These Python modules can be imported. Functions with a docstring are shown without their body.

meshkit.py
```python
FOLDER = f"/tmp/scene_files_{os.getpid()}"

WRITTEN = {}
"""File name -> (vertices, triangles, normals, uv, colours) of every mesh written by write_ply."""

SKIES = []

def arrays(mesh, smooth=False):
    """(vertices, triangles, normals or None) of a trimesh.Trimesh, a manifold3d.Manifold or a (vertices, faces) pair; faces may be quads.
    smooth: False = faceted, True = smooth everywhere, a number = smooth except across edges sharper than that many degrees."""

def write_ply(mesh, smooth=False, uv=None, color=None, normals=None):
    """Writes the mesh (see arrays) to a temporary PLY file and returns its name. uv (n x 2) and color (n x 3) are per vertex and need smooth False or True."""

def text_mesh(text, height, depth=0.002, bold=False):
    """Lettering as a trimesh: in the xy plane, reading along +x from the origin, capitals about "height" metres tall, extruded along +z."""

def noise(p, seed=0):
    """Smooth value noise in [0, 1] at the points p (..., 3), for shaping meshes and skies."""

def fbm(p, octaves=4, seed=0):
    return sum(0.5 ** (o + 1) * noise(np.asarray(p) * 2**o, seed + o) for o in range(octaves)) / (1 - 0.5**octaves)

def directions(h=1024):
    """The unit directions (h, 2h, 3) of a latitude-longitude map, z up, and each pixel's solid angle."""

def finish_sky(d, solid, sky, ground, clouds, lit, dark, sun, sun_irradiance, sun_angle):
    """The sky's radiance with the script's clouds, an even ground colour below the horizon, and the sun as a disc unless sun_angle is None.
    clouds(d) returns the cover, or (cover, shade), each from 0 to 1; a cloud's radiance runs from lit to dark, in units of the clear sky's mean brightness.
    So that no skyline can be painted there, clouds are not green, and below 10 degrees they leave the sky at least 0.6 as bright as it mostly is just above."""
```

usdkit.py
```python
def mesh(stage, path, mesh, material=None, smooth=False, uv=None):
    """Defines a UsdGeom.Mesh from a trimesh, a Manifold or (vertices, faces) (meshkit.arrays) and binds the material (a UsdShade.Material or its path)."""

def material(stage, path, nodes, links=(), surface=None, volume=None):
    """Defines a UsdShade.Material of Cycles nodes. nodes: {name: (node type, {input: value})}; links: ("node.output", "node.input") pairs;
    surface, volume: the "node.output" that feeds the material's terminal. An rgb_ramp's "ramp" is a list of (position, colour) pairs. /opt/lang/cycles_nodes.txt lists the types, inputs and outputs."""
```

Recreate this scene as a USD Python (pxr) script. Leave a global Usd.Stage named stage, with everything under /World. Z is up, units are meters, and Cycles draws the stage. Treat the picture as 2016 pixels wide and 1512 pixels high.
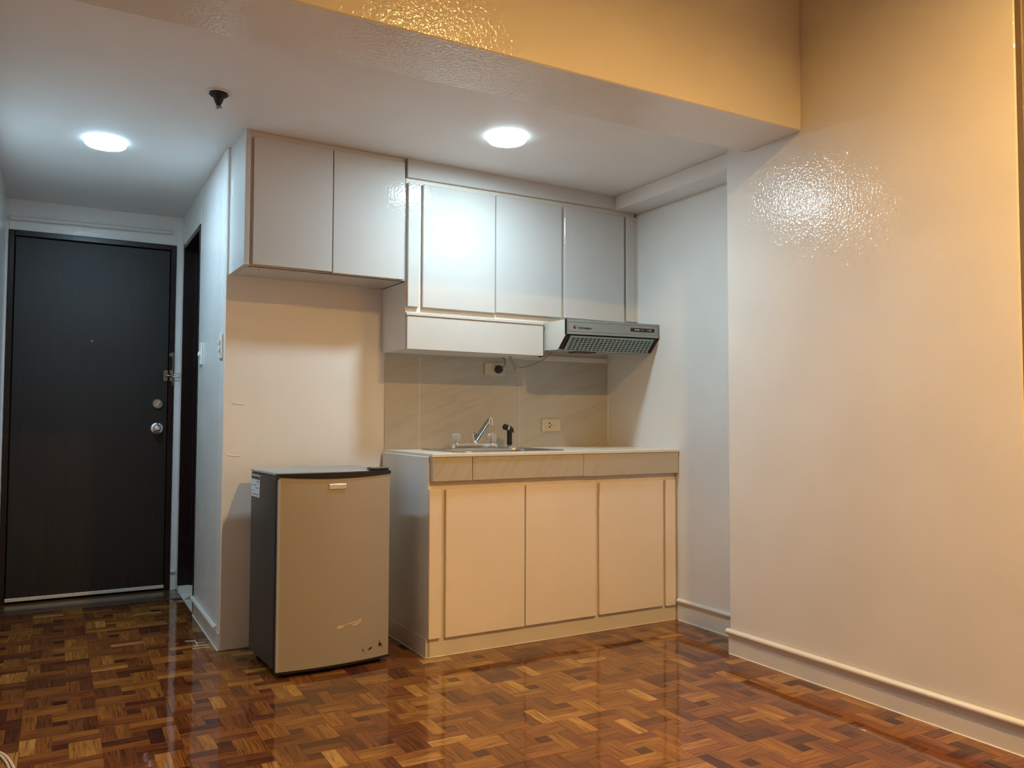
import math, random
import numpy as np, trimesh, usdkit, meshkit
from shapely.geometry import Polygon, box as sbox, Point, LineString
from shapely import affinity
from pxr import Usd, UsdGeom, UsdLux, UsdShade, Gf, Sdf, Vt

stage = Usd.Stage.CreateInMemory()
UsdGeom.SetStageUpAxis(stage, UsdGeom.Tokens.z)
UsdGeom.SetStageMetersPerUnit(stage, 1.0)
UsdGeom.Xform.Define(stage, '/World')
UsdGeom.Scope.Define(stage, '/World/Looks')

# ------------------------------------------------------------------ camera, exposure, light strengths
YAW, PITCH, ROLL, EYE = map(math.radians, (29.4324, 2.465, 0.1852, 0.0))
EYE = 1.0347
F_PX = 1591.378
EXPOSURE = 2.05
LED_COLOR, LED_POWER, HALL_COLOR, HALL_POWER = (0.66, 0.91, 1.04), 74.0, (0.58, 0.91, 1.18), 54.0   # the ceiling panels of the kitchen and of the hall
WARM_COLOR, WARM_POWER = (1.0, 0.565, 0.168), 580.0   # the warm ceiling panel of the living room, behind the camera
WARM_AT = (1.72, 0.36)

fw = np.array([math.sin(YAW) * math.cos(PITCH), math.cos(YAW) * math.cos(PITCH), math.sin(PITCH)])
rt = np.array([math.cos(YAW), -math.sin(YAW), 0.0])
up = np.cross(rt, fw)
rt, up = rt * math.cos(ROLL) + up * math.sin(ROLL), -rt * math.sin(ROLL) + up * math.cos(ROLL)
cam = UsdGeom.Camera.Define(stage, '/World/camera')
cam.AddTransformOp().Set(Gf.Matrix4d(*rt, 0, *up, 0, *(-fw), 0, 0, 0, EYE, 1))
cam.CreateHorizontalApertureAttr(36.0)
cam.CreateVerticalApertureAttr(27.0)
cam.CreateFocalLengthAttr(36.0 * F_PX / 2016)
cam.CreateClippingRangeAttr(Gf.Vec2f(0.02, 100))
cam.CreateExposureAttr(EXPOSURE)

# ------------------------------------------------------------------ materials
def srgb(r, g, b):
    return tuple(((c / 255) / 12.92 if c < 10.3 else (((c / 255) + .055) / 1.055) ** 2.4) for c in (r, g, b))

LOOKS = {}
def mat(name, nodes, links, surface='p.BSDF'):
    LOOKS[name] = usdkit.material(stage, '/World/Looks/' + name, nodes, links, surface=surface)
    return LOOKS[name]

def plain(name, color, rough=.5, metal=0., bump=0., bscale=200., mottle=0., bdist=.001, film=None, **kw):
    """A plain procedural coat: slight mottling of the colour and a fine surface relief."""
    c = np.array(color)
    nodes = {'g': ('geometry', {}), 'n': ('noise_texture', {'scale': 3.5, 'detail': 1.}),
             'r': ('rgb_ramp', {'ramp': [(.3, tuple(c * (1 - mottle))), (.7, tuple(np.minimum(c * (1 + mottle * .6), 1)))]}),
             'p': ('principled_bsdf', {'roughness': rough, 'metallic': metal, **kw})}
    links = [('g.position', 'n.vector'), ('n.fac', 'r.fac'), ('r.color', 'p.base_color')]
    if bump:
        nodes['b'] = ('noise_texture', {'scale': bscale, 'detail': 1.})
        nodes['u'] = ('bump', {'strength': bump, 'distance': bdist})
        links += [('g.position', 'b.vector'), ('b.fac', 'u.height'), ('u.normal', 'p.coat_normal' if film else 'p.normal')]
    if film:                                                     # a glossy film of paint whose skin alone carries the relief
        nodes['p'][1].update(coat_weight=1., coat_roughness=film, coat_ior=1.5, specular_ior_level=0.)
    return mat(name, nodes, links)

plain('wall_paint', (.83, .81, .77), .5, bump=.75, bscale=85, bdist=.0024, film=.11, mottle=.03)
plain('ceiling_paint', (.86, .84, .81), .55, bump=.15, bscale=90, mottle=.02)
plain('base_paint', (.90, .82, .715), .32, bump=.28, bscale=150, mottle=.02)
plain('cabinet_paint', (.63, .615, .585), .5, bump=.6, bscale=90, bdist=.0014, film=.09, mottle=.02)
plain('frame_paint', (.80, .73, .64), .40, bump=.25, bscale=120, mottle=.04)
plain('trim_paint', (.78, .75, .70), .25, bump=.06, bscale=25, mottle=.03)
plain('side_paint', (.82, .82, .80), .35, bump=.25, bscale=60, mottle=.05)
plain('wall_end_shade', (.20, .15, .10), .4, mottle=.05)  # dark tan that stands for shade on the near wall end
plain('counter_white', (.80, .77, .70), .25, mottle=.02)
plain('plastic_white', (.75, .74, .70), .35)
plain('plastic_cream', (.66, .58, .45), .35)
plain('plastic_black', (.012, .011, .010), .35)
plain('black_matte', (.010, .009, .009), .6)
plain('fridge_side', (.045, .042, .036), .38, bump=.25, bscale=420, mottle=.1)
plain('fridge_top', (.30, .30, .28), .35, mottle=.06)
plain('fridge_silver', (.45, .43, .39), .42, metal=.35, mottle=.02)
plain('fridge_edge', (.55, .55, .54), .35, metal=.3)
plain('chrome', (.80, .80, .80), .10, metal=1.)
plain('chrome_dark_reflect', (.36, .37, .37), .18, metal=1.)  # chrome darkened so the colour carries the dark reflection in the spout
plain('steel', (.55, .55, .54), .28, metal=1., bump=.1, bscale=300)
plain('old_metal', (.42, .38, .30), .35, metal=1., mottle=.2)
plain('hood_grey', (.29, .345, .345), .35, metal=.2, mottle=.04)
plain('hood_grille', (.27, .36, .37), .35, metal=.3)
plain('hood_side', (.62, .58, .50), .30, mottle=.05)
plain('hood_under', (.10, .075, .055), .4, mottle=.2)
plain('red_print', (.45, .06, .04), .5)
plain('dark_print', (.03, .03, .03), .5)
plain('grey_print', (.12, .12, .12), .5)
plain('amber_print', (.42, .26, .07), .4)
plain('paper', (.62, .64, .66), .6)
plain('badge', (.75, .66, .52), .3, metal=.3)
plain('scratch_pale', (.72, .62, .48), .6)
plain('scratch_dark', (.012, .005, .003), .5)
plain('yellow_tile', (.42, .34, .10), .5)
plain('cord_cream', (.72, .55, .36), .45)
plain('cord_grey', (.34, .28, .21), .5)
plain('acrylic', (.95, .95, .95), .08, transmission_weight=.85, ior=1.45)
plain('sweep_white', (.72, .66, .52), .5)
plain('grout', (.64, .61, .54), .7)
for nm, co, po in (('led', LED_COLOR, LED_POWER), ('hall_led', HALL_COLOR, HALL_POWER), ('warm_led', WARM_COLOR, WARM_POWER)):
    mat(nm, {'e': ('emission', {'color': co, 'strength': po})}, [], surface='e.emission')
    mat(nm + '_rim', {'e': ('emission', {'color': co, 'strength': po * .022}), 'd': ('principled_bsdf', {'base_color': (.8, .8, .8), 'roughness': .4}),
                      'a': ('add_closure', {})}, [('e.emission', 'a.closure1'), ('d.BSDF', 'a.closure2')], surface='a.closure')

# veined beige-grey stone tile: streaks climbing to the right
def stone(name, angle, scale):
    mat(name, {
        't': ('texture_coordinate', {}), 'v': ('vector_rotate', {'rotate_type': 'y_axis', 'angle': angle}), 'm': ('mapping', {'scale': scale}),
        'n': ('noise_texture', {'scale': 1.5, 'detail': 6., 'roughness': .62, 'distortion': .35}),
        'r': ('rgb_ramp', {'ramp': [(.2, (.50, .47, .40)), (.44, (.53, .50, .425)), (.48, (.485, .45, .375)), (.52, (.535, .505, .43)), (.62, (.52, .49, .415)), (.8, (.56, .53, .46))]}),
        'p': ('principled_bsdf', {'roughness': .16})},
        [('t.object', 'v.vector'), ('v.vector', 'm.vector'), ('m.vector', 'n.vector'), ('n.fac', 'r.fac'), ('r.color', 'p.base_color')])
stone('stone_tile', .32, (.45, 1., 3.8))
stone('stone_nosing', -.5, (4.2, 1., .6))

# dark stained door: fine vertical grain
def dark_wood(name, a, b, rough):
    mat(name, {
        't': ('texture_coordinate', {}), 'm': ('mapping', {'scale': (120., 120., 4.)}),
        'n': ('noise_texture', {'scale': 1.6, 'detail': 5., 'roughness': .65}),
        'r': ('rgb_ramp', {'ramp': [(.3, a), (.7, b)]}), 'u': ('bump', {'strength': .15, 'distance': .0006}),
        'p': ('principled_bsdf', {'roughness': rough})},
        [('t.object', 'm.vector'), ('m.vector', 'n.vector'), ('n.fac', 'r.fac'), ('r.color', 'p.base_color'), ('n.fac', 'u.height'), ('u.normal', 'p.normal')])
dark_wood('door_wood', (.012, .0085, .007), (.024, .018, .015), .48)
dark_wood('jamb_wood', (.010, .0045, .004), (.022, .009, .0075), .30)

# varnished parquet: tone comes from each block, grain runs along its length
mat('parquet', {
    'a': ('attribute', {'attribute': 'tone'}), 'uv': ('uvmap', {'attribute': 'st'}),
    'm': ('mapping', {'scale': (9., 150., 1.)}), 'n': ('noise_texture', {'scale': 1., 'detail': 2., 'roughness': .6, 'distortion': .4}),
    'm2': ('mapping', {'scale': (5., 34., 1.)}), 'n2': ('noise_texture', {'scale': 1., 'detail': 2., 'distortion': .8}),
    'r': ('rgb_ramp', {'ramp': [(0., (.050, .016, .010)), (.2, (.100, .030, .012)), (.42, (.185, .060, .015)), (.6, (.245, .090, .019)), (.75, (.31, .130, .025)), (.88, (.38, .172, .036)), (1., (.48, .25, .065))]}),
    'g': ('rgb_ramp', {'ramp': [(.30, (.38, .32, .28)), (.45, (.86, .84, .82)), (.58, (1., 1., 1.)), (.8, (1.25, 1.27, 1.25))]}),
    'g2': ('rgb_ramp', {'ramp': [(.25, (.70, .66, .62)), (.55, (1., 1., 1.)), (.8, (1.18, 1.2, 1.2))]}),
    'x': ('mix', {'mix_type': 'multiply', 'fac': 1.}), 'y': ('mix', {'mix_type': 'multiply', 'fac': 1.}),
    'geo': ('geometry', {}), 'w': ('noise_texture', {'scale': 9., 'detail': 1.}), 'u': ('bump', {'strength': .25, 'distance': .004}),
    'p': ('principled_bsdf', {'roughness': .55, 'specular_ior_level': .0, 'coat_weight': 1., 'coat_roughness': .035, 'coat_ior': 1.5})},
    [('a.fac', 'r.fac'), ('uv.UV', 'm.vector'), ('m.vector', 'n.vector'), ('n.fac', 'g.fac'), ('uv.UV', 'm2.vector'), ('m2.vector', 'n2.vector'), ('n2.fac', 'g2.fac'),
     ('r.color', 'x.color1'), ('g.color', 'x.color2'), ('x.color', 'y.color1'), ('g2.color', 'y.color2'), ('y.color', 'p.base_color'),
     ('geo.position', 'w.vector'), ('w.fac', 'u.height'), ('u.normal', 'p.coat_normal')])
plain('subfloor', (.030, .012, .007), .5, mottle=.2)
plain('threshold_wood', (.11, .055, .025), .3, mottle=.3, coat_weight=.6, coat_roughness=.1)

# ------------------------------------------------------------------ shape helpers
class Frame:
    """A vertical working plane: x along it, y into the wall, z up."""
    def __init__(s, x, y, deg):
        s.o, s.a = np.array([x, y, 0.]), math.radians(deg)
    def world(s, p):
        c, n = math.cos(s.a), math.sin(s.a)
        return (s.o[0] + c * p[0] - n * p[1], s.o[1] + n * p[0] + c * p[1], p[2])
W = Frame(0, 0, 0)
KU = Frame(0.67754, 3.51967, 1.8477)     # face of the upper cabinets
KF = Frame(1.41885, 3.25733, 0.4407)     # face of the base cabinet
KB = Frame(0.65463, 3.79575, 1.8612)     # back wall of the kitchen
FR = Frame(0.783, 3.280, 3.6)            # the small refrigerator
BACK = 0.2767                            # back wall seen from KU

def cbox(x0, x1, y0, y1, z0, z1, c=.002):
    """A box with chamfered edges."""
    c = min(c, (x1 - x0) * .3, (y1 - y0) * .3, (z1 - z0) * .3)
    pts = []
    for x, sx in ((x0, 1), (x1, -1)):
        for y, sy in ((y0, 1), (y1, -1)):
            for z, sz in ((z0, 1), (z1, -1)):
                pts += [(x, y + sy * c, z + sz * c), (x + sx * c, y, z + sz * c), (x + sx * c, y + sy * c, z)]
    return trimesh.convex.convex_hull(np.array(pts))

def join(*m):
    return trimesh.util.concatenate(list(m))

def move(m, x=0, y=0, z=0):
    m = m.copy(); m.apply_translation((x, y, z)); return m

def rot(m, deg, axis, at=(0, 0, 0)):
    m = m.copy(); m.apply_transform(trimesh.transformations.rotation_matrix(math.radians(deg), axis, at)); return m

def lathe(profile, n=40):
    """Turned about z from (radius, height) pairs."""
    return trimesh.creation.revolve(np.array(profile, float), sections=n)

def facing(m):
    """Turns something made along +z so that it points along -y (out of a wall)."""
    return rot(m, 90, (1, 0, 0))

def slab(poly, h, z=0.):
    m = trimesh.creation.extrude_polygon(poly, h, engine='earcut'); m.apply_translation((0, 0, z)); return m

def section_x(poly_yz, x0, x1):
    """A (y, z) outline extruded along x."""
    m = trimesh.creation.extrude_polygon(poly_yz, x1 - x0, engine='earcut')
    m.apply_transform(np.array([[0, 0, 1, x0], [1, 0, 0, 0], [0, 1, 0, 0], [0, 0, 0, 1.]])); return m

def section_y(poly_xz, y0, y1):
    """An (x, z) outline extruded along y."""
    m = trimesh.creation.extrude_polygon(poly_xz, y1 - y0, engine='earcut')
    m.apply_transform(np.array([[1, 0, 0, 0], [0, 0, 1, y0], [0, 1, 0, 0], [0, 0, 0, 1.]])); m.invert() if m.volume < 0 else None; return m

def tube(points, r, sides=10, closed=False):
    p = np.asarray(points, float)
    t = np.gradient(p, axis=0); t /= np.linalg.norm(t, axis=1, keepdims=True)
    ref = np.array([0, 0, 1.]) if abs(t[:, 2]).mean() < .9 else np.array([1., 0, 0])
    a = np.cross(t, ref); a /= np.linalg.norm(a, axis=1, keepdims=True)
    b, ang = np.cross(t, a), np.arange(sides) * 2 * np.pi / sides
    rr = np.broadcast_to(r, (len(p),))
    v = (p[:, None] + rr[:, None, None] * (np.cos(ang)[None, :, None] * a[:, None] + np.sin(ang)[None, :, None] * b[:, None])).reshape(-1, 3)
    f = []
    for i in range(len(p) - 1):
        for j in range(sides):
            k = (j + 1) % sides
            q = (i * sides + j, i * sides + k, (i + 1) * sides + k, (i + 1) * sides + j)
            f += [(q[0], q[1], q[2]), (q[0], q[2], q[3])]
    n = len(v); v = np.vstack([v, p[:1], p[-1:]])
    for j in range(sides):
        k = (j + 1) % sides
        f += [(n, k, j), (n + 1, (len(p) - 1) * sides + j, (len(p) - 1) * sides + k)]
    m = trimesh.Trimesh(v, f, process=False); m.fix_normals(); return m

def bez(*pts, n=24):
    """A smooth curve through the points (Catmull-Rom)."""
    p = np.array([pts[0], *pts, pts[-1]], float); out = []
    for i in range(1, len(p) - 2):
        for t in np.linspace(0, 1, n, endpoint=False):
            out.append(.5 * ((2 * p[i]) + (-p[i-1] + p[i+1]) * t + (2*p[i-1] - 5*p[i] + 4*p[i+1] - p[i+2]) * t**2 + (-p[i-1] + 3*p[i] - 3*p[i+1] + p[i+2]) * t**3))
    return np.array(out + [p[-2]])

# ------------------------------------------------------------------ scene helpers
USED = set()
def numbered(path):
    if path not in USED:
        USED.add(path); return path
    k = 1
    while f'{path}_{k:03d}' in USED:
        k += 1
    USED.add(f'{path}_{k:03d}'); return f'{path}_{k:03d}'

class Thing:
    """An Xform at the base of a thing; the parts are given in the coordinates of its frame."""
    def __init__(s, name, label, category, frame=W, base=(0, 0, 0), group=None, kind=None):
        s.path, s.frame, s.base = numbered('/World/' + name), frame, np.array(base, float)
        x = UsdGeom.Xform.Define(stage, s.path)
        x.AddTranslateOp().Set(Gf.Vec3d(*map(float, frame.world(base))))
        if frame.a:
            x.AddRotateZOp().Set(math.degrees(frame.a))
        tag(x.GetPrim(), label, category, group, kind)
    def part(s, name, mesh, material, smooth=False, under=None, label=None, kind=None):
        path = numbered((under or s.path) + '/' + name)
        m = mesh.copy(); m.apply_translation(-s.base)
        p = usdkit.mesh(stage, path, m, LOOKS[material], smooth=smooth).GetPrim()
        tag(p, label, None, None, kind)
        return path

def tag(prim, label=None, category=None, group=None, kind=None):
    for k, v in (('label', label), ('category', category), ('group', group), ('kind', kind)):
        if v:
            prim.SetCustomDataByKey(k, v)

def single(name, mesh, material, label, category, kind=None, smooth=False, group=None):
    path = numbered('/World/' + name)
    p = usdkit.mesh(stage, path, mesh, LOOKS[material], smooth=smooth).GetPrim()
    tag(p, label, category, group, kind)
    return path

def struct(name, mesh, material, label, category):
    return single(name, mesh, material, label, category, 'structure')

# ------------------------------------------------------------------ the shell
D, HR, R1, R2, YC = 5.294, 0.655, 2.623, 2.825, 2.678
ZC, ZB, YB1, YB2, TOP = 2.2636, 2.2117, 2.2521, 2.5618, 3.02
SILL_Y0, SILL_Y1, SILL_Z = 4.56, 5.175, 2.075     # side doorway in the hall wall

struct('wall_right', cbox(R1, 2.98, 1.41, YC, 0, TOP, .004), 'wall_paint', 'glossy cream painted wall at the right with the lamp glare on it', 'wall')
struct('wall_living_right', cbox(2.741, 2.98, -2.6, 1.41, 0, TOP), 'wall_paint', 'set-back painted wall at the right edge of the photo', 'wall')
struct('trim_1', cbox(R1 + .003, 2.74, 1.388, 1.411, 0, TOP - .001, .003), 'wall_end_shade', 'added tan strip painting the shade on the near end of the right wall', 'trim')  # added strip, its dark colour paints in the shade of the wall end
struct('wall_recess', cbox(R2, 2.98, YC, 3.95, 0, ZC), 'wall_paint', 'painted wall of the recess to the right of the counter', 'wall')
struct('soffit', cbox(2.664, R2, YC, 3.90, 2.186, ZC, .003), 'wall_paint', 'small painted boxed soffit over the recess right of the cabinets', 'soffit')
struct('beam', cbox(-2.6, R1, YB1, YB2, ZB, TOP, .004), 'wall_paint', 'wide painted ceiling beam crossing the top of the photo', 'beam')
struct('ceiling', cbox(-.42, 2.98, YB2, 5.45, ZC, ZC + .12), 'ceiling_paint', 'low white ceiling over kitchen and entrance hall', 'ceiling')
struct('ceiling_living', cbox(-2.6, 2.98, -2.6, YB1, TOP, TOP + .12), 'ceiling_paint', 'high ceiling of the living room in front of the beam', 'ceiling')
struct('wall_left', cbox(-.42, -.265, YB2, D, 0, ZC), 'wall_paint', 'painted hall wall at the left edge beside the entrance door', 'wall')
struct('wall_living_front', cbox(-2.6, -.265, YB1 + .05, YB2, 0, ZB), 'wall_paint', 'painted living room wall left of the hall opening', 'wall')
struct('wall_living_left', cbox(-2.72, -2.6, -2.6, YB2, 0, TOP), 'wall_paint', 'painted living room wall on the far left', 'wall')
struct('wall_living_back', cbox(-2.72, 2.98, -2.72, -2.6, 0, TOP), 'wall_paint', 'painted living room wall behind the viewer', 'wall')
struct('wall_hall', join(cbox(HR, .80, 3.80, SILL_Y0, 0, ZC, .004), cbox(HR, .80, SILL_Y1, D, 0, ZC, .004), cbox(HR, .80, SILL_Y0, SILL_Y1, SILL_Z, ZC, .004)),
       'wall_paint', 'painted hall wall with the side doorway and two switches', 'wall')
struct('wall_far', join(cbox(-.42, -.251, D, D + .14, 0, ZC), cbox(.622, .80, D, D + .14, 0, ZC), cbox(-.251, .622, D, D + .14, 2.087, ZC)),
       'wall_paint', 'painted wall around the dark entrance door', 'wall')

t = Thing('wall_back', 'painted kitchen back wall with a stone tile splashback above the counter', 'wall', KB, (0, 0, 0), kind='structure')
t.part('plaster', cbox(0, 2.34, 0, .10, 0, ZC, .004), 'wall_paint')
for x0, x1 in ((.774, .9585), (.9615, 1.5585), (1.5615, 2.168)):
    t.part('tile', cbox(x0, x1, -.008, .0005, .881, 1.360, .0012), 'stone_tile')
t.part('grout', cbox(.772, 2.170, -.0078, .0004, .8805, 1.361, .0005), 'grout')
t.part('edge_trim', cbox(2.1685, 2.1745, -.010, .0005, .881, 1.361, .001), 'counter_white', label='pale tile edging in the corner')
t.part('batten', cbox(.772, 2.160, -.022, .0005, 1.3615, 1.388, .002), 'trim_paint', label='painted batten along the top of the splashback')
t.part('scratch', tube(bez((.035, -.0006, 1.103), (.058, -.0008, 1.097), (.09, -.0006, 1.096), n=6), .0016, 6), 'trim_paint', label='thin paint scratch on the wall')
t.part('scratch', tube(bez((.022, -.0006, .872), (.040, -.0008, .865), (.075, -.0006, .861), n=6), .0016, 6), 'trim_paint', label='thin paint scratch on the wall')

# ------------------------------------------------------------------ parquet floor: pinwheel squares of eight blocks round a small square
rng = random.Random(11)
P0X, P0Y, PITCH_T = -.075, 1.925, .227
UNIT = PITCH_T / 5
BLOCKS = [(0, 0, 3, 1, 0), (0, 1, 3, 2, 0), (3, 0, 4, 3, 1), (4, 0, 5, 3, 1), (2, 3, 5, 4, 0), (2, 4, 5, 5, 0), (0, 2, 1, 5, 1), (1, 2, 2, 5, 1), (2, 2, 3, 3, 0)]

def block(x0, y0, x1, y1, g, c, z, flat):
    """One bevelled wood block without its underside: 12 vertices, 18 triangles."""
    x0, y0, x1, y1 = x0 + g, y0 + g, x1 - g, y1 - g
    ring = lambda i, h: [(x0 + i, y0 + i, h), (x1 - i, y0 + i, h), (x1 - i, y1 - i, h), (x0 + i, y1 - i, h)]
    v = ring(0, -.008) + ring(0, z - c) + ring(c * flat, z)
    f = []
    for a in (0, 4):
        for j in range(4):
            k = (j + 1) % 4
            f += [(a + j, a + k, a + 4 + k), (a + j, a + 4 + k, a + 4 + j)]
    return v, f + [(8, 9, 10), (8, 10, 11)]

def on_floor(x, y):
    if y > 5.02: return False
    if y > YB2 - .02: return -.40 < x < (HR + .02 if y > 3.82 else 2.83)
    return -2.6 < x < 2.71

pieces = []
for i in range(-11, 13):
    for j in range(-13, 15):
        ox, oy = P0X + i * PITCH_T, P0Y + j * PITCH_T
        shade = rng.gauss(0, .05)
        for bi, (a, b, c, d, vert) in enumerate(BLOCKS):
            if bi % 2 == 0:
                pair = rng.gauss(.48, .11)
            tone = pair + rng.gauss(0, .12) + shade
            if rng.random() < .09: tone += .30
            if bi == 8: tone = rng.gauss(.22, .15)
            tone = min(.99, max(.0, tone))
            x0, y0, x1, y1 = ox + a * UNIT, oy + b * UNIT, ox + c * UNIT, oy + d * UNIT
            cx, cy = (x0 + x1) / 2, (y0 + y1) / 2
            u0, v0 = rng.uniform(0, 50), rng.uniform(0, 50)
            z = -rng.uniform(0, .00018)
            if not on_floor(cx, cy): continue
            if 1.44 < cx < 2.8 and 3.36 < cy: continue          # under the base cabinet
            v, f = block(x0, y0, x1, y1, .00016, .00028, z, rng.choice((.5, .7, 2.6, 3.4, 4.2, 5.)))
            uv = [((q[0] - cx + u0, q[1] - cy + v0) if not vert else (q[1] - cy + u0, q[0] - cx + v0)) for q in v]
            rel = np.array([cx, cy, -EYE]); dep = rel @ fw
            inside = dep > .3 and abs(rel @ rt) / dep * F_PX < 1030 and -(rel @ up) / dep * F_PX < 775
            hidden = (cx > .80 and cy > 3.40)
            pieces.append((1 / dep ** 2 if inside and not hidden else 0, v, f, uv, tone))

def add_tone(prim, tone, uv):
    api = UsdGeom.PrimvarsAPI(prim)
    api.CreatePrimvar('tone', Sdf.ValueTypeNames.FloatArray, 'vertex').Set(Vt.FloatArray.FromNumpy(np.asarray(tone, np.float32)))

order = sorted(range(len(pieces)), key=lambda k: -pieces[k][0])
near, rest = order[:300], order[300:]
t = Thing('floor', 'varnished brown wood parquet floor in a basket pattern of small blocks', 'floor', W, (0, 0, 0), kind='structure')
t.part('subfloor', join(cbox(-2.6, 2.98, -2.6, 5.45, -.06, -.0015)), 'subfloor')
for k in near:
    _, v, f, uv, tone = pieces[k]
    path = numbered('/World/floor/parquet_block')
    m = usdkit.mesh(stage, path, (np.array(v), np.array(f)), LOOKS['parquet'], uv=uv)
    add_tone(m.GetPrim(), [tone] * len(v), uv)
V, F, UV, TN = [], [], [], []
for k in rest:
    _, v, f, uv, tone = pieces[k]
    F += [tuple(q + len(V) for q in g) for g in f]
    V += v; UV += uv; TN += [tone] * len(v)
m = usdkit.mesh(stage, '/World/floor/parquet_blocks', (np.array(V), np.array(F)), LOOKS['parquet'], uv=UV)
add_tone(m.GetPrim(), TN, UV); tag(m.GetPrim(), kind='stuff')
t.part('threshold_board', cbox(-.265, HR, 5.16, D + .03, -.008, .001, .002), 'threshold_wood', label='dark wooden threshold board at the entrance door')
t.part('threshold_board', cbox(-.265, HR, 5.025, 5.158, -.008, .0004, .001), 'threshold_wood')
# pale filler lines round two loose blocks in the hall
for a, b in (((.548, 4.045), (.590, 4.03)), ((.590, 4.03), (.588, 3.94)), ((.590, 3.99), (.625, 3.985)), ((.57, 3.945), (.63, 3.93)), ((.56, 3.90), (.632, 3.89))):
    t.part('filler_line', tube([(a[0], a[1], .0002), ((a[0] + b[0]) / 2, (a[1] + b[1]) / 2, .0006), (b[0], b[1], .0002)], .0022, 6), 'scratch_pale', label='pale filler line between loose blocks')

# ------------------------------------------------------------------ skirtings with a round bead
def bead(r=.0125, n=12):
    return Polygon([(r * 1.25 * math.cos(a), r * math.sin(a)) for a in np.linspace(-math.pi / 2, math.pi / 2, n)])
BASE = {}
t = BASE['right'] = Thing('baseboard_right', 'painted skirting with a round bead along the right wall', 'skirting', W, (R1, 1.41, 0), kind='structure')
t.part('skirting_board', cbox(R1 - .005, R1 + .0, 1.41, YC + .006, 0, .094, .002), 'trim_paint')
bd = lambda y0, y1, xw, z: (lambda m: (m.apply_transform(np.array([[-1, 0, 0, xw], [0, 0, 1, y0], [0, 1, 0, z], [0, 0, 0, 1.]])), m)[1])(trimesh.creation.extrude_polygon(bead(), y1 - y0, engine='earcut'))
def fixed(m):
    m.fix_normals(); return m
t.part('bead_moulding', fixed(bd(1.41, YC + .012, R1 - .002, .0985)), 'trim_paint', smooth=40)
t = BASE['recess'] = Thing('baseboard_recess', 'painted skirting with a round bead in the recess right of the counter', 'skirting', W, (R2, YC, 0), kind='structure')
t.part('skirting_board', cbox(R2 - .005, R2, YC, 3.25, 0, .094, .002), 'trim_paint')
t.part('bead_moulding', fixed(bd(YC, 3.245, R2 - .002, .1025)), 'trim_paint', smooth=40)
t = BASE['hall'] = Thing('baseboard_hall', 'painted skirting with a round bead on the hall wall before the side doorway', 'skirting', W, (HR, 3.8, 0), kind='structure')
t.part('skirting_board', cbox(HR - .004, HR, 3.80, SILL_Y0, 0, .078, .002), 'trim_paint')
t.part('bead_moulding', fixed(bd(3.855, SILL_Y0 + .01, HR - .002, .088)), 'trim_paint', smooth=40)
t = Thing('baseboard_far', 'short bit of beaded skirting right of the entrance door', 'skirting', W, (.622, D, 0), kind='structure')
t.part('skirting_board', cbox(.623, HR, D - .004, D, 0, .09, .001), 'trim_paint')
t.part('bead_moulding', move(rot(lathe([(0, 0), (.012, 0), (.012, .024), (0, .024)], 20), 90, (0, 1, 0)), .624, D - .004, .108), 'trim_paint', smooth=40)

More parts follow.
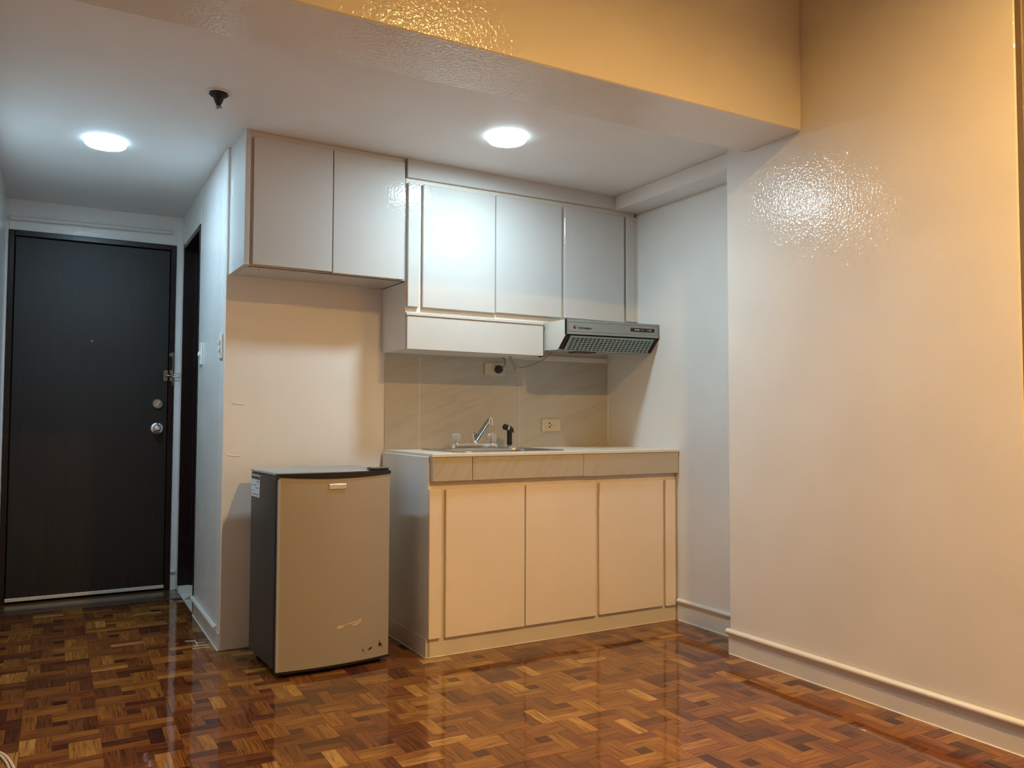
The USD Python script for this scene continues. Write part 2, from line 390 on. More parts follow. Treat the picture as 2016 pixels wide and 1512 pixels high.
BASE['right'].part('sealant', tube([(R1 - .006, y, .0012) for y in np.linspace(1.41, YC, 14)], .0028, 6), 'counter_white', label='white sealant line along the floor')
BASE['recess'].part('sealant', tube([(R2 - .006, y, .0012) for y in np.linspace(YC, 3.245, 8)], .0028, 6), 'counter_white', label='white sealant line along the floor')
BASE['hall'].part('sealant', tube([(HR - .005, y, .0012) for y in np.linspace(3.80, SILL_Y0, 8)], .0028, 6), 'counter_white', label='white sealant line along the floor')

# ------------------------------------------------------------------ entrance door
t = Thing('door_1', 'tall dark brown entrance door at the end of the hall', 'door', W, (.18, D, 0), kind='structure')
y0, y1 = D - .012, D + .10
t.part('jamb', cbox(-.251, -.222, y0, y1, 0, 2.087, .003), 'jamb_wood')
t.part('jamb', cbox(.592, .622, y0, y1, 0, 2.087, .003), 'jamb_wood')
t.part('head_jamb', cbox(-.222, .592, y0, y1, 2.055, 2.087, .003), 'jamb_wood')
leaf = t.part('leaf', cbox(-.219, .589, D + .002, D + .045, .012, 2.052, .003), 'door_wood')
t.part('door_sweep', cbox(-.221, .590, D - .006, D + .002, .013, .033, .002), 'sweep_white', under=leaf, label='pale strip along the foot of the door')
t.part('peephole', move(facing(lathe([(0, 0), (.008, 0), (.008, .003), (.005, .005), (.004, .002), (0, .002)], 20)), .177, D + .002, 1.479), 'old_metal', smooth=40, under=leaf)
t.part('deadbolt', move(facing(lathe([(0, 0), (.033, 0), (.033, .006), (.029, .012), (.024, .016), (0, .017)], 32)), .534, D + .002, 1.118), 'steel', smooth=35, under=leaf, label='round steel deadbolt plate')
t.part('thumb_turn', rot(move(cbox(-.004, .004, -.016, 0, -.017, .017, .002), .534, D - .015, 1.118), 28, (0, 1, 0), (.534, D, 1.118)), 'chrome', under=leaf)
t.part('knob', move(facing(lathe([(0, 0), (.034, 0), (.034, .004), (.028, .008), (.012, .012), (.011, .028), (.020, .036), (.026, .048), (.025, .058), (.017, .066), (.009, .068), (.008, .064), (0, .064)], 36)), .533, D + .002, .971), 'chrome', smooth=35, under=leaf, label='round polished door knob')
t = Thing('swing_bar_latch', 'small metal swing bar latch bridging entrance door and frame', 'latch', W, (.60, D, 1.25))
t.part('door_plate', cbox(.564, .588, D - .004, D + .002, 1.257, 1.322, .001), 'old_metal')
t.part('frame_plate', join(cbox(.597, .613, y0 - .004, y0, 1.256, 1.280, .001), cbox(.597, .613, y0 - .004, y0, 1.298, 1.322, .001)), 'old_metal')
t.part('swing_bar', tube([(.578, D - .016, 1.289), (.60, D - .020, 1.289), (.624, D - .026, 1.300), (.655, D - .034, 1.300), (.661, D - .036, 1.291), (.655, D - .034, 1.281), (.624, D - .026, 1.280), (.612, D - .022, 1.287)], .003, 8), 'chrome', smooth=True)
t.part('barrel', move(rot(lathe([(0, 0), (.006, 0), (.006, .022), (0, .022)], 16), 90, (0, 1, 0)), .572, D - .010, 1.289), 'old_metal', smooth=35)
t = Thing('door_chain', 'dark tarnished door chain hanging from the frame above the swing bar latch', 'chain', W, (.607, D, 1.22))
t.part('keeper', move(facing(lathe([(0, 0), (.016, 0), (.016, .006), (.010, .012), (0, .013)], 20)), .607, y0, 1.415), 'old_metal', smooth=35)
for k in range(9):
    a = np.linspace(0, 2 * math.pi, 13)
    ring = np.stack([.005 * np.cos(a), np.zeros(13), .011 * np.sin(a)], 1)
    t.part('link', move(rot(tube(ring, .0016, 6), 90 * (k % 2) + 20, (0, 0, 1)), .612 + .003 * math.sin(k), y0 - .010, 1.388 - .0185 * k), 'old_metal', smooth=True)

raceway = rot(join(cbox(-.253, .597, D - .030, D - .0002, 2.139, 2.160, .006)), -.8, (0, 1, 0), (-.253, D, 2.149))
single('cable_raceway', raceway, 'trim_paint', 'slim white painted cable raceway on the wall above the entrance door', 'raceway')

# ------------------------------------------------------------------ side doorway in the hall
t = Thing('door_2', 'narrow dark doorway seen edge-on in the hall wall', 'door', W, (.70, SILL_Y0, 0), kind='structure')
t.part('jamb', join(cbox(HR - .006, .80, SILL_Y1 - .028, SILL_Y1, .047, SILL_Z, .002), cbox(.715, .80, SILL_Y1 - .045, SILL_Y1 - .026, .047, SILL_Z, .002)), 'jamb_wood')
t.part('jamb', cbox(HR - .003, .80, SILL_Y0, SILL_Y0 + .028, .005, SILL_Z, .002), 'jamb_wood')
t.part('head_jamb', cbox(HR - .004, .80, SILL_Y0 + .028, SILL_Y1 - .028, SILL_Z - .03, SILL_Z, .002), 'jamb_wood')
t.part('leaf', cbox(.765, .80, SILL_Y0 + .03, SILL_Y1 - .047, .062, SILL_Z - .032, .002), 'jamb_wood')
t.part('sill', cbox(HR + .001, .82, SILL_Y0, SILL_Y1, -.004, .004, .001), 'counter_white', label='white marble strip across the side doorway')
t.part('plinth_block', cbox(HR - .005, .80, SILL_Y1 - .05, SILL_Y1, .004, .046, .002), 'counter_white', label='white block at the foot of the jamb')
t.part('tile', slab(Polygon([(.758, 5.122), (.758, 4.90), (.694, 4.93), (.662, 4.952)]), .0015, .0041), 'yellow_tile', label='olive yellow floor tile in the doorway')

def switch(y, z, label, n):
    t = Thing('light_switch', label, 'light switch', W, (HR, y, z), group='light switches on the hall wall')
    t.part('plate', cbox(HR - .009, HR, y - .036, y + .036, z - .058, z + .058, .003), 'plastic_white')
    for k in range(n):
        zz = z + (k - (n - 1) / 2) * .034
        t.part('rocker', rot(cbox(HR - .018, HR - .007, y - .011, y + .011, zz - .011, zz + .011, .002), 8, (0, 1, 0), (HR - .009, y, zz)), 'plastic_white')
switch(4.452, 1.366, 'white light switch next to the side doorway in the hall', 1)
switch(3.855, 1.362, 'white double light switch near the front corner of the hall wall', 2)

# ------------------------------------------------------------------ cabinet above the refrigerator
def doors(t, boxes, y=-.018, name='door', material='cabinet_paint'):
    for x0, x1, z0, z1 in boxes:
        t.part(name, cbox(x0, x1, y, -.0005, z0, z1, .0022), material)

t = Thing('wall_cabinet', 'white two-door wall cabinet hung over the small refrigerator', 'cabinet', KU, (.37, 0, 1.68))
t.part('side_panel', cbox(-.001, .019, -.018, BACK - .0005, 1.681, ZC - .0005, .002), 'cabinet_paint')
t.part('side_panel', cbox(.725, .7425, 0, BACK - .0005, 1.681, ZC - .0005, .002), 'cabinet_paint')
t.part('bottom_panel', cbox(.019, .725, .0, BACK - .0005, 1.681, 1.697, .002), 'cabinet_paint')
t.part('face_frame', cbox(.019, .742, 0, .018, 1.681, ZC - .0005, .001), 'frame_paint')
doors(t, [(.034, .381, 1.687, 2.238), (.3845, .729, 1.683, 2.240)])
t.part('screw', move(lathe([(0, 0), (.003, 0), (.0015, -.012), (0, -.014)], 8), .07, .03, 1.681), 'old_metal')

# ------------------------------------------------------------------ long cabinet over the sink, with the plain box beneath it
t = Thing('wall_cabinet', 'long white wall cabinet over the sink with three doors and a plain box below', 'cabinet', KU, (1.44, 0, 1.36))
t.part('face_frame', cbox(.743, 2.134, 0, .018, 1.530, 2.20, .001), 'frame_paint')
t.part('side_panel', cbox(.7435, .760, .0005, BACK - .0005, 1.362, 1.6805, .002), 'side_paint', label='grey painted side of the cabinet')
t.part('bottom_panel', cbox(.76, 2.134, .018, BACK - .0005, 1.532, 1.548, .002), 'frame_paint')
fascia = section_y(Polygon([(.7445, 2.174), (1.985, 2.190), (1.985, ZC - .0005), (.7445, ZC - .0005)]), -.018, .06)
t.part('fascia', fascia, 'cabinet_paint', label='plain band between doors and ceiling')
doors(t, [(.826, 1.222, 1.561, 2.152), (1.2285, 1.627, 1.565, 2.158), (1.646, 2.047, 1.567, 2.160)])
doors(t, [(.7485, .806, 1.560, 2.150), (2.066, 2.128, 1.574, 2.163)], name='filler_panel')
t.part('shelf_edge', cbox(.741, 1.512, -.023, .0, 1.5185, 1.5335, .002), 'cabinet_paint')
t.part('box_front', cbox(.747, 1.512, -.018, .0, 1.3595, 1.5185, .002), 'cabinet_paint')
t.part('box_bottom', cbox(.760, 1.512, .0, BACK - .018, 1.364, 1.378, .002), 'frame_paint')
t.part('box_side', cbox(1.498, 1.512, .0, BACK - .018, 1.378, 1.5185, .002), 'frame_paint')
t.part('gap_shade_strip', cbox(1.5125, 1.519, -.010, .03, 1.356, 1.531, .001), 'plastic_black', label='black strip painting the dark gap between box and hood')  # black strip standing in for the shaded gap beside the hood
t.part('end_stile', cbox(2.1295, 2.1475, -.014, .018, 1.575, 2.163, .001), 'frame_paint')

# ------------------------------------------------------------------ cooker hood
HX0, HX1, HT = 1.5265, 2.142, .016
def tilt(m):
    m = m.copy(); m.vertices[:, 2] += (m.vertices[:, 0] - HX0) * HT; return m
t = Thing('range_hood', 'slim grey cooker hood with a slotted grille under the right wall cabinet', 'range hood', KU, (1.83, -.1, 1.385))
out = [(-.001, 1.533), (-.196, 1.533), (-.1965, 1.459), (-.125, 1.386), (-.001, 1.389)]
body = section_x(Polygon([(-.001, 1.5325), (-.192, 1.5325), (-.192, 1.464), (-.121, 1.3925), (-.001, 1.393)]), HX0 + .004, HX1 - .004)
bp = t.part('body', tilt(fixed(body)), 'hood_under')
t.part('side_panel', tilt(fixed(section_x(Polygon(out), HX0, HX0 + .004))), 'hood_side', label='cream side of the hood')
t.part('side_panel', tilt(fixed(section_x(Polygon(out), HX1 - .004, HX1))), 'black_matte')
t.part('top_panel', tilt(cbox(HX0 + .004, HX1 - .004, -.196, -.001, 1.5325, 1.5345, .0005)), 'hood_grey')
fp = t.part('front_panel', tilt(cbox(HX0 + .004, HX1 - .004, -.1975, -.192, 1.460, 1.5325, .0015)), 'hood_grey')
# thin dark inlaid outline of the front panel
x0, x1, z0, z1, fy = 1.540, 2.128, 1.4735, 1.523, -.1982
outline = Polygon([(x0, z0), (x1, z0), (x1, z1), (x0, z1)])
ln = section_y(outline.difference(outline.buffer(-.0012, join_style=2)), fy, fy + .001)
t.part('outline', tilt(fixed(ln)), 'grey_print', under=fp)
t.part('front_trim', tilt(cbox(HX0 - .0015, HX0 + .008, -.1985, -.190, 1.458, 1.5345, .001)), 'plastic_black', label='black strip at the left edge of the hood front')
cp = t.part('control_panel', tilt(cbox(1.943, 2.106, -.2000, -.1972, 1.4895, 1.5085, .0008)), 'plastic_black', label='black control strip')
for a, b, mt in ((1.966, 1.996, 'amber_print'), (1.990, 1.998, 'badge'), (2.010, 2.030, 'grey_print'), (2.048, 2.058, 'red_print'), (2.072, 2.080, 'badge'), (2.062, 2.071, 'red_print')):
    t.part('slider', tilt(cbox(a, b, -.2012, -.1995, 1.495, 1.503, .0005)), mt, under=cp)
def lettering(txt, h, x, z, material, y=-.1976, bold=False):
    m = meshkit.text_mesh(txt, h, .0008, bold)
    m.apply_transform(np.array([[1, 0, 0, x], [0, 0, -1, y], [0, 1, 0, z], [0, 0, 0, 1.]]))
    t.part('lettering', tilt(m), material, under=fp)
lettering('Tecnogas', .0115, 1.600, 1.4885, 'dark_print', bold=True)
lettering('turbo', .0075, 1.665, 1.4885, 'dark_print')
t.part('emblem', tilt(join(cbox(1.572, 1.590, -.1986, -.1972, 1.4885, 1.5055, .0004))), 'red_print', under=fp)
t.part('emblem', tilt(cbox(1.574, 1.583, -.1990, -.1980, 1.4905, 1.4985, .0004)), 'dark_print', under=fp)
# sloped grille with real slots
ga, gb = np.array([-.190, 1.458]), np.array([-.127, 1.388])
gl = float(np.linalg.norm(gb - ga))
plate = sbox(0, 0, .548, gl)
cols, rows = 20, 7
holes = []
for r in range(rows):
    for c in range(cols):
        hx = .018 + c * .0264
        hz = .012 + r * .0118
        holes.append(sbox(hx, hz, hx + .0180, hz + .0066))
from shapely import union_all
gm = trimesh.creation.extrude_polygon(plate.difference(union_all(holes)), .0018, engine='earcut')
ux = np.array([1., 0, 0]); uz = np.array([0, *((gb - ga) / gl)]); un = np.cross(ux, uz)
M = np.eye(4); M[:3, 0], M[:3, 1], M[:3, 2], M[:3, 3] = ux, uz, un, (HX0 + .030, ga[0] - .0065, ga[1] - .0055)
if un[2] > 0: M[:3, 2] = -un
gm.apply_transform(M); gm.fix_normals()
t.part('grille', tilt(gm), 'hood_grille')
back = trimesh.creation.box((.60, gl, .001)); back.apply_translation((.30, gl / 2, 0)); M2 = M.copy(); M2[:3, 3] = (HX0 + .008, ga[0] - .0035, ga[1] - .0025); back.apply_transform(M2); back.fix_normals()
t.part('filter', tilt(back), 'black_matte', label='black filter behind the grille')
t.part('lip', tilt(cbox(HX0 + .004, HX1 - .03, -.133, -.001, 1.3835, 1.3895, .001)), 'hood_grey')
t.part('lamp_cover', tilt(cbox(1.66, 1.79, -.10, -.03, 1.3765, 1.3845, .002)), 'hood_under', label='brown lamp cover under the hood')
t.part('clip', tilt(move(facing(lathe([(0, 0), (.006, 0), (.006, .01), (0, .01)], 14)), HX1 - .035, -.128, 1.392)), 'plastic_cream', smooth=35)

# ------------------------------------------------------------------ sockets and the hood's lead
t = Thing('wall_socket', 'pale wall socket high on the splashback with a black plug in it', 'socket', KB, (1.402, -.008, 1.302), group='sockets on the splashback')
t.part('plate', cbox(1.337, 1.466, -.016, -.0081, 1.267, 1.336, .003), 'plastic_cream')
t.part('insert', cbox(1.375, 1.45, -.0175, -.015, 1.277, 1.326, .002), 'plastic_cream')
t = Thing('power_plug', 'round black plug with a grey lead in the high wall socket', 'plug', KB, (1.416, -.016, 1.30))
t.part('plug_body', move(facing(lathe([(0, 0), (.021, 0), (.022, .006), (.020, .022), (.013, .030), (0, .031)], 28)), 1.416, -.0176, 1.300), 'plastic_black', smooth=35)
t.part('lead', tube(bez((1.424, -.049, 1.305), (1.432, -.062, 1.325), (1.434, -.060, 1.350), (1.436, -.030, 1.3625), n=10), .0035, 8), 'cord_grey', smooth=True)
t = Thing('hood_cable', 'two thin loose wires hanging in a loop below the cabinet box beside the hood', 'cable', KU, (1.45, .1, 1.34))
t.part('wire', tube(bez((1.405, .14, 1.363), (1.425, .15, 1.345), (1.462, .165, 1.315), (1.50, .16, 1.310), (1.545, .13, 1.326), (1.580, .08, 1.352), (1.590, .02, 1.384), n=12), .0026, 8), 'cord_grey', smooth=True)
t.part('wire', tube(bez((1.398, .14, 1.363), (1.412, .15, 1.348), (1.440, .168, 1.322), (1.452, .172, 1.306), n=12), .0024, 8), 'cord_grey', smooth=True)
t.part('wire_end', move(lathe([(0, 0), (.004, 0), (.005, .010), (.0025, .016), (0, .016)], 12), 1.454, .172, 1.294), 'hood_grille', smooth=35)
t = Thing('wall_socket', 'cream wall socket low on the splashback right of the black spray head', 'socket', KB, (1.765, -.008, 1.0), group='sockets on the splashback')
sp = t.part('plate', cbox(1.702, 1.828, -.016, -.0081, .964, 1.034, .003), 'plastic_cream')
t.part('insert', cbox(1.722, 1.808, -.0172, -.015, .975, 1.022, .0015), 'plastic_cream')
for x, z, w, h in ((1.752, 1.010, .007, .009), (1.752, .990, .007, .009), (1.764, .999, .006, .006)):
    t.part('slot', cbox(x - w / 2, x + w / 2, -.0176, -.0165, z - h / 2, z + h / 2, .0004), 'scratch_dark')
t.part('slot', cbox(1.780, 1.782, -.0176, -.0165, .990, 1.008, .0003), 'grey_print')

# ------------------------------------------------------------------ base cabinet
t = base = Thing('base_cabinet', 'cream base cabinet with three handleless doors under the sink counter', 'cabinet', KF, (.70, 0, 0))
t.part('side_panel', cbox(0, .016, .0, .555, 0, .8675, .002), 'side_paint', label='grey painted left side')
t.part('skirting', cbox(-.004, .0005, .002, .555, 0, .082, .001), 'side_paint')
t.part('sealant', tube([(x, -.001, .0012) for x in np.linspace(0, 1.40, 14)], .0026, 6), 'counter_white', label='white sealant line along the floor')
t.part('sealant', tube([(-.005, y, .0012) for y in np.linspace(0, .5, 8)], .0026, 6), 'counter_white', label='white sealant line along the floor')
t.part('plinth', cbox(.001, 1.404, .0, .018, 0, .0815, .002), 'trim_paint')
t.part('face_frame', cbox(.001, 1.404, .0005, .018, .081, .764, .001), 'frame_paint')
doors(t, [(.081, .482, .0815, .7245), (.488, .886, .0825, .727), (.908, 1.307, .083, .7245)], material='base_paint')
doors(t, [(.001, .060, .083, .7265), (1.326, 1.390, .079, .7235)], name='filler_panel', material='base_paint')

# ------------------------------------------------------------------ countertop with its stone front
kf = lambda x, y: KF.world((x, y, 0))[:2]
kb = lambda x, y: KB.world((x, y, 0))[:2]
SX0, SX1, SY0, SY1 = .918, 1.502, -.548, -.085
def rrect(x0, x1, y0, y1, r):
    return sbox(x0 + r, y0 + r, x1 - r, y1 - r).buffer(r, quad_segs=8)
hole = Polygon([kb(*q) for q in rrect(SX0 + .016, SX1 - .016, SY0 + .016, SY1 - .016, .05).exterior.coords])
topo = Polygon([kf(.006, -.030), kf(1.4055, -.030), (R2 - .0005, KB.world((2.17, 0, 0))[1] - .004), kb(.769, -.009)])
t = Thing('countertop', 'white kitchen worktop with a grey veined stone front edge', 'worktop', W, (*KF.world((.7, .25, .76))[:2], .76))
t.part('top', slab(topo.difference(hole), .012, .868), 'counter_white')
c = math.cos(KF.a); s_ = math.sin(KF.a)
def in_kf(m):
    m = m.copy(); m.apply_transform(np.array([[c, -s_, 0, KF.o[0]], [s_, c, 0, KF.o[1]], [0, 0, 1, 0], [0, 0, 0, 1.]])); return m
for x0, x1 in ((.009, .2035), (.2055, .804), (.806, 1.402)):
    t.part('front_tile', in_kf(cbox(x0, x1, -.028, -.0005, .758 if x0 > .5 else .761, .8678, .0012)), 'stone_nosing')
t.part('edge_bead', in_kf(cbox(.006, 1.4055, -.0325, -.0285, .8665, .8802, .0015)), 'counter_white')

# ------------------------------------------------------------------ sink, tap, spray
t = Thing('sink', 'stainless steel sink set into the worktop', 'sink', KB, (1.21, -.32, .72))
rim = rrect(SX0, SX1, SY0, SY1, .062)
bowl = rrect(SX0 + .045, SX1 - .045, SY0 + .04, SY1 - .105, .07)
rm = t.part('rim', slab(rim.difference(bowl), .0035, .8801), 'steel')
edge = np.array(rim.exterior.coords)
t.part('rolled_edge', tube(np.c_[edge, np.full(len(edge), .8825)], .0028, 8), 'steel', smooth=True)
ring = np.array(bowl.exterior.coords)[:-1]; n = len(ring); cx, cy = ring.mean(0)
lev = [(1.0, .8815), (.985, .872), (.965, .76), (.90, .728), (.15, .722)]
v = np.vstack([np.c_[(ring - (cx, cy)) * k + (cx, cy), np.full(n, z)] for k, z in lev] + [[(cx, cy, .721)]])
f = []
for a in range(len(lev) - 1):
    for j in range(n):
        k = (j + 1) % n
        f += [(a * n + j, a * n + k, (a + 1) * n + k), (a * n + j, (a + 1) * n + k, (a + 1) * n + j)]
for j in range(n):
    f.append(((len(lev) - 1) * n + j, (len(lev) - 1) * n + (j + 1) % n, len(v) - 1))
t.part('bowl', trimesh.Trimesh(v, f, process=False), 'steel', smooth=50)
t.part('drain', move(lathe([(0, .0), (.035, .0), (.04, .003), (.042, .001), (.03, -.001), (0, -.001)], 28), cx, cy, .7235), 'chrome', smooth=35)

DY = -.128
t = Thing('faucet', 'chrome two-handle kitchen tap on the back ledge of the sink', 'faucet', KB, (1.217, DY, .884))
t.part('deck_plate', join(move(slab(rrect(-.134, .134, -.026, .026, .025), .020), 1.215, DY, .8838), move(slab(rrect(-.128, .128, -.021, .021, .02), .004), 1.215, DY, .9036)), 'chrome', smooth=30)
t.part('spout_base', move(lathe([(0, 0), (.021, 0), (.020, .010), (.015, .016), (.015, .040), (.0175, .045), (.0165, .053), (.008, .058), (0, .059)], 28), 1.214, DY, .905), 'chrome', smooth=35)
t.part('spout', tube(bez((1.219, DY - .004, .922), (1.224, DY - .022, .942), (1.236, DY - .066, .993), (1.243, DY - .090, 1.020), (1.246, DY - .102, 1.029), n=10), .0115, 14), 'chrome_dark_reflect', smooth=True)
t.part('aerator', move(lathe([(0, -.030), (.0105, -.030), (.012, -.026), (.012, -.004), (.010, .006), (.006, .011), (0, .012)], 24), 1.249, DY - .106, 1.030), 'chrome', smooth=35)
for hx in (1.111, 1.317):
    h = t.part('handle', move(lathe([(0, .0), (.017, .0), (.023, .010), (.026, .022), (.025, .036), (.019, .045), (.010, .048), (0, .0485)], 12), hx, DY, .9125), 'acrylic', label='clear faceted tap handle')
    t.part('handle_stem', move(lathe([(0, 0), (.017, 0), (.015, .006), (.009, .010), (.008, .040), (0, .041)], 20), hx, DY, .9045), 'chrome', smooth=35, under=h)
t = Thing('sink_sprayer', 'black hand spray standing in its chrome collar right of the tap', 'sprayer', KB, (1.424, DY, .884))
t.part('collar', move(lathe([(0, 0), (.021, 0), (.020, .005), (.014, .009), (.013, .012), (0, .012)], 24), 1.424, DY, .8838), 'chrome', smooth=35)
t.part('grip', move(lathe([(0, 0), (.012, 0), (.0145, .008), (.0135, .045), (.0145, .075), (.013, .090), (.006, .097), (0, .098)], 24), 1.424, DY, .8955), 'plastic_black', smooth=35)
t.part('head', move(rot(lathe([(0, -.006), (.013, -.006), (.015, .004), (.0155, .022), (.0155, .038), (.011, .042), (0, .042)], 24), -72, (0, 1, 0)), 1.427, DY, .982), 'plastic_black', smooth=35)
t.part('ring', move(rot(lathe([(.0148, .012), (.0166, .012), (.0166, .022), (.0148, .022)], 24), -72, (0, 1, 0)), 1.427, DY, .982), 'chrome', smooth=35)
t.part('trigger', trimesh.convex.convex_hull(np.array([(1.432, DY - .005, .994), (1.432, DY + .005, .994), (1.444, DY - .005, .985), (1.444, DY + .005, .985), (1.449, DY - .004, .962), (1.449, DY + .004, .962), (1.436, DY - .004, .968), (1.436, DY + .004, .968)])), 'plastic_black')

# ------------------------------------------------------------------ refrigerator
FWID, FH, BOW = .485, .812, .024
def bowed(x0, x1, yb, n=16, off=0.):
    """Outline in (x, y) of the door: flat back at yb, bowed front."""
    xs = np.linspace(x0, x1, n)
    ys = -BOW * (1 - ((xs - (FWID / 2)) / (FWID / 2)) ** 2) - off
    return Polygon(list(zip(xs, ys)) + [(x1, yb), (x0, yb)])
def front_y(x, off=0.):
    return -BOW * (1 - ((x - FWID / 2) / (FWID / 2)) ** 2) - off
t = Thing('refrigerator', 'small silver-fronted refrigerator with a black body standing left of the base cabinet', 'refrigerator', FR, (FWID / 2, .2, 0))
t.part('body', cbox(.002, FWID - .002, .052, .408, .022, FH - .012, .006), 'fridge_side')
t.part('top_panel', cbox(0, FWID, .030, .412, FH - .012, FH, .004), 'fridge_top')
t.part('gasket', cbox(.008, FWID - .008, .040, .0525, .05, FH - .02, .002), 'black_matte')
def arched(m, level, drop=.011):
    """Lets the edge at a height sink towards the middle of the door."""
    m = m.copy(); v = m.vertices; k = np.abs(v[:, 2] - level) < 1e-6
    v[k, 2] -= drop * (1 - ((v[k, 0] - FWID / 2) / (FWID / 2)) ** 2); m.vertices = v; return m
dr = t.part('door', arched(slab(bowed(.004, FWID - .004, .036, 24), FH - .0420, .028), FH - .0140), 'fridge_silver', smooth=20)
t.part('door_edge', slab(bowed(0, .008, .040, 4, .0005), FH - .0525, .028), 'fridge_edge', smooth=20, under=dr, label='light metal edge of the door')
t.part('door_liner', join(cbox(-.001, FWID + .001, .012, .041, .026, FH - .016, .003)), 'plastic_black', under=dr, label='black inner edge of the door')
t.part('top_cap', arched(slab(bowed(0, FWID, .042, 24, .003), .0135, FH - .015), FH - .015), 'plastic_black', smooth=20, under=dr, label='black cap along the top of the door')
t.part('bottom_cap', slab(bowed(0, FWID, .042, 24, .0), .010, .018), 'plastic_black', smooth=20, under=dr)
t.part('hinge_cover', cbox(FWID - .085, FWID + .001, .020, .060, FH - .002, FH + .012, .003), 'plastic_black', label='black hinge cover on the top right corner')
bx = .238
t.part('badge', cbox(bx - .037, bx + .037, front_y(bx) - .0035, front_y(bx) + .004, .742, .764, .002), 'badge', under=dr, label='small silver name plate')
lb = t.part('energy_label', cbox(.0004, .0022, .268, .395, .694, .788, .0004), 'paper', label='white energy label with dark lines on the left side')
t.part('label_band', cbox(-.0004, .0010, .271, .392, .770, .784, .0002), 'dark_print', under=lb)
for k, (a, b, z) in enumerate(((.265, .30, .760), (.27, .285, .752), (.30, .36, .743), (.265, .31, .732), (.33, .36, .720), (.262, .36, .704))):
    t.part('label_line', cbox(-.0004, .0010, a + .018, b + .018, z, z + .003, .0001), 'grey_print', under=lb)
for x in (.04, FWID - .04):
    for y in (.08, .36):
        t.part('foot', move(lathe([(0, 0), (.016, 0), (.018, .006), (.012, .012), (.012, .024), (0, .024)], 18), x, y, 0), 'plastic_black', smooth=35)
t.part('kick_plate', cbox(.02, FWID - .02, .045, .06, .004, .024, .002), 'black_matte')
def on_door(pts, name, material, label=None, h=.0011):
    """A thin flat mark that follows the bowed door front; points are (x, z)."""
    v, cx_ = [], np.mean([q[0] for q in pts])
    for d in (0.0003, h):
        v += [(x, front_y(x) - d, z) for x, z in pts]
    n = len(pts); tri = trimesh.creation.triangulate_polygon(Polygon(pts), engine='earcut')
    p2, f2 = tri
    v = np.vstack([[(x, front_y(x) - .0012, z) for x, z in p2], [(x, front_y(x) + .001, z) for x, z in p2]])
    m = trimesh.Trimesh(v, np.vstack([f2, f2[:, ::-1] + len(p2)]), process=False); m.fix_normals()
    t.part(name, m, material, under=dr, label=label)
on_door([(0.2400, 0.1720), (0.2471, 0.1840), (0.2671, 0.1830), (0.2778, 0.1810), (0.2671, 0.1760), (0.2565, 0.1710)], 'scuff', 'scratch_pale', 'pale torn sticker remnant')
on_door([(0.2660, 0.1840), (0.3025, 0.1890), (0.3320, 0.1930), (0.3415, 0.1990), (0.3533, 0.1980), (0.3462, 0.1920), (0.3273, 0.1870), (0.2966, 0.1840)], 'scuff', 'scratch_pale')
on_door([(0.3037, 0.1800), (0.3320, 0.1840), (0.3509, 0.1900), (0.3486, 0.1860), (0.3320, 0.1780), (0.3132, 0.1760)], 'scuff', 'scratch_pale')
on_door([(0.3550, 0.0800), (0.3580, 0.0720), (0.3630, 0.0600), (0.3570, 0.0630)], 'chip', 'scratch_dark', 'dark paint chip')
on_door([(0.3820, 0.0650), (0.3900, 0.0720), (0.4000, 0.0750), (0.3990, 0.0680), (0.3880, 0.0620)], 'chip', 'scratch_dark')
on_door([(0.4370, 0.0940), (0.4410, 0.0820), (0.4500, 0.0780), (0.4440, 0.0700), (0.4370, 0.0720), (0.4300, 0.0700), (0.4340, 0.0820)], 'chip', 'scratch_dark')
on_door([(0.4440, 0.0660), (0.4520, 0.0690), (0.4500, 0.0640)], 'chip', 'scratch_dark')

# ------------------------------------------------------------------ ceiling: two LED panels, sprinkler, the bulb in the living room
def led(x, y, label, zc=ZC, glow='led'):
    t = Thing('ceiling_light', label, 'ceiling light', W, (x, y, zc - .026), group='round ceiling lights')
    t.part('rim', move(lathe([(.072, -.024), (.078, -.025), (.084, -.020), (.087, -.006), (.087, -.0003), (.06, -.0003), (.06, -.02)], 48), x, y, zc), glow + '_rim', smooth=35)
    t.part('diffuser', move(lathe([(0, -.027), (.045, -.0265), (.066, -.0255), (.073, -.023), (.073, -.018), (0, -.018)], 48), x, y, zc), glow, smooth=35)
led(.165, 3.972, 'round lit ceiling light in the entrance hall in front of the door', glow='hall_led')
led(1.683, 3.035, 'round lit ceiling light in front of the kitchen wall cabinets')

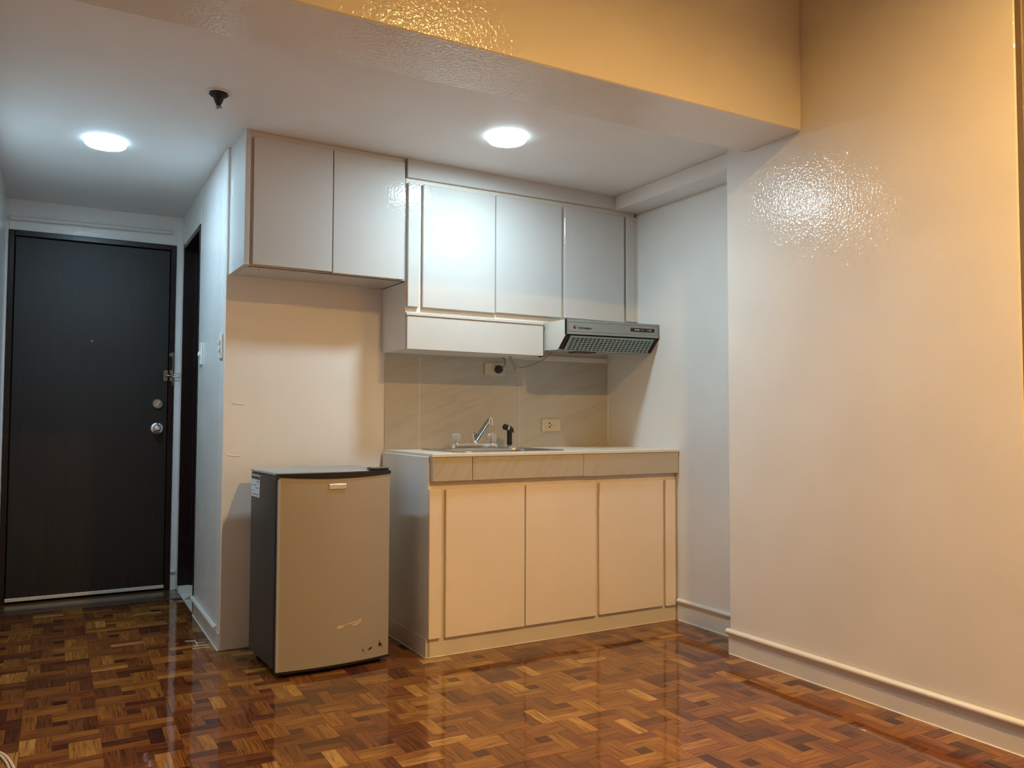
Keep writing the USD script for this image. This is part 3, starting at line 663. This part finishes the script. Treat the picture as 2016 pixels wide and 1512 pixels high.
sx, sy = .508, 3.164
t = Thing('fire_sprinkler', 'black fire sprinkler head on the ceiling between the two ceiling lights', 'sprinkler', W, (sx, sy, ZC - .07))
t.part('escutcheon', move(lathe([(0, -.0003), (.046, -.0003), (.046, -.003), (.040, -.006), (.030, -.004), (0, -.004)], 36), sx, sy, ZC), 'trim_paint', smooth=35, label='white ceiling ring')
t.part('cup', move(lathe([(0, -.0041), (.033, -.0041), (.034, -.010), (.030, -.014), (.022, -.016), (0, -.016)], 32), sx, sy, ZC), 'black_matte', smooth=35)
t.part('frame_body', move(lathe([(0, -.015), (.021, -.015), (.018, -.026), (.012, -.042), (.007, -.050), (0, -.051)], 20), sx, sy, ZC), 'black_matte', smooth=35)
t.part('deflector', move(lathe([(0, -.049), (.007, -.050), (.0125, -.054), (.0135, -.058), (.010, -.062), (0, -.063)], 14), sx, sy, ZC), 'old_metal', smooth=35)

# the living room's panel is set back in its ring
t = Thing('ceiling_light', 'round warm ceiling light of the living room behind the viewer', 'ceiling light', W, (*WARM_AT, TOP - .034), group='round ceiling lights')
t.part('rim', move(lathe([(.073, -.003), (.073, -.033), (.078, -.034), (.084, -.029), (.087, -.006), (.087, -.0003), (.073, -.003)], 48), *WARM_AT, TOP), 'plastic_white', smooth=35)
t.part('diffuser', move(lathe([(0, -.0045), (.0725, -.0045), (.0725, -.0005), (0, -.0005)], 48), *WARM_AT, TOP), 'warm_led', smooth=35)

# ------------------------------------------------------------------ cream cord looping in at the lower left
t = Thing('floor_cord', 'cream double cord curving over the parquet at the lower left corner', 'cord', W, (-.13, 2.9, 0))
for k, (dx, r) in enumerate(((0, .0042), (-.0105, .0036))):
    pts = bez((-.34 + dx, 3.02, .005), (-.22 + dx, 3.03, .005), (-.150 + dx, 3.005, .005), (-.112 + dx, 2.95, .005), (-.086 + dx, 2.85, .005), (-.075 + dx, 2.74, .005), (-.09 + dx, 2.60, .005), n=10)
    t.part('cord', tube(pts, r, 10), 'cord_cream', smooth=True)
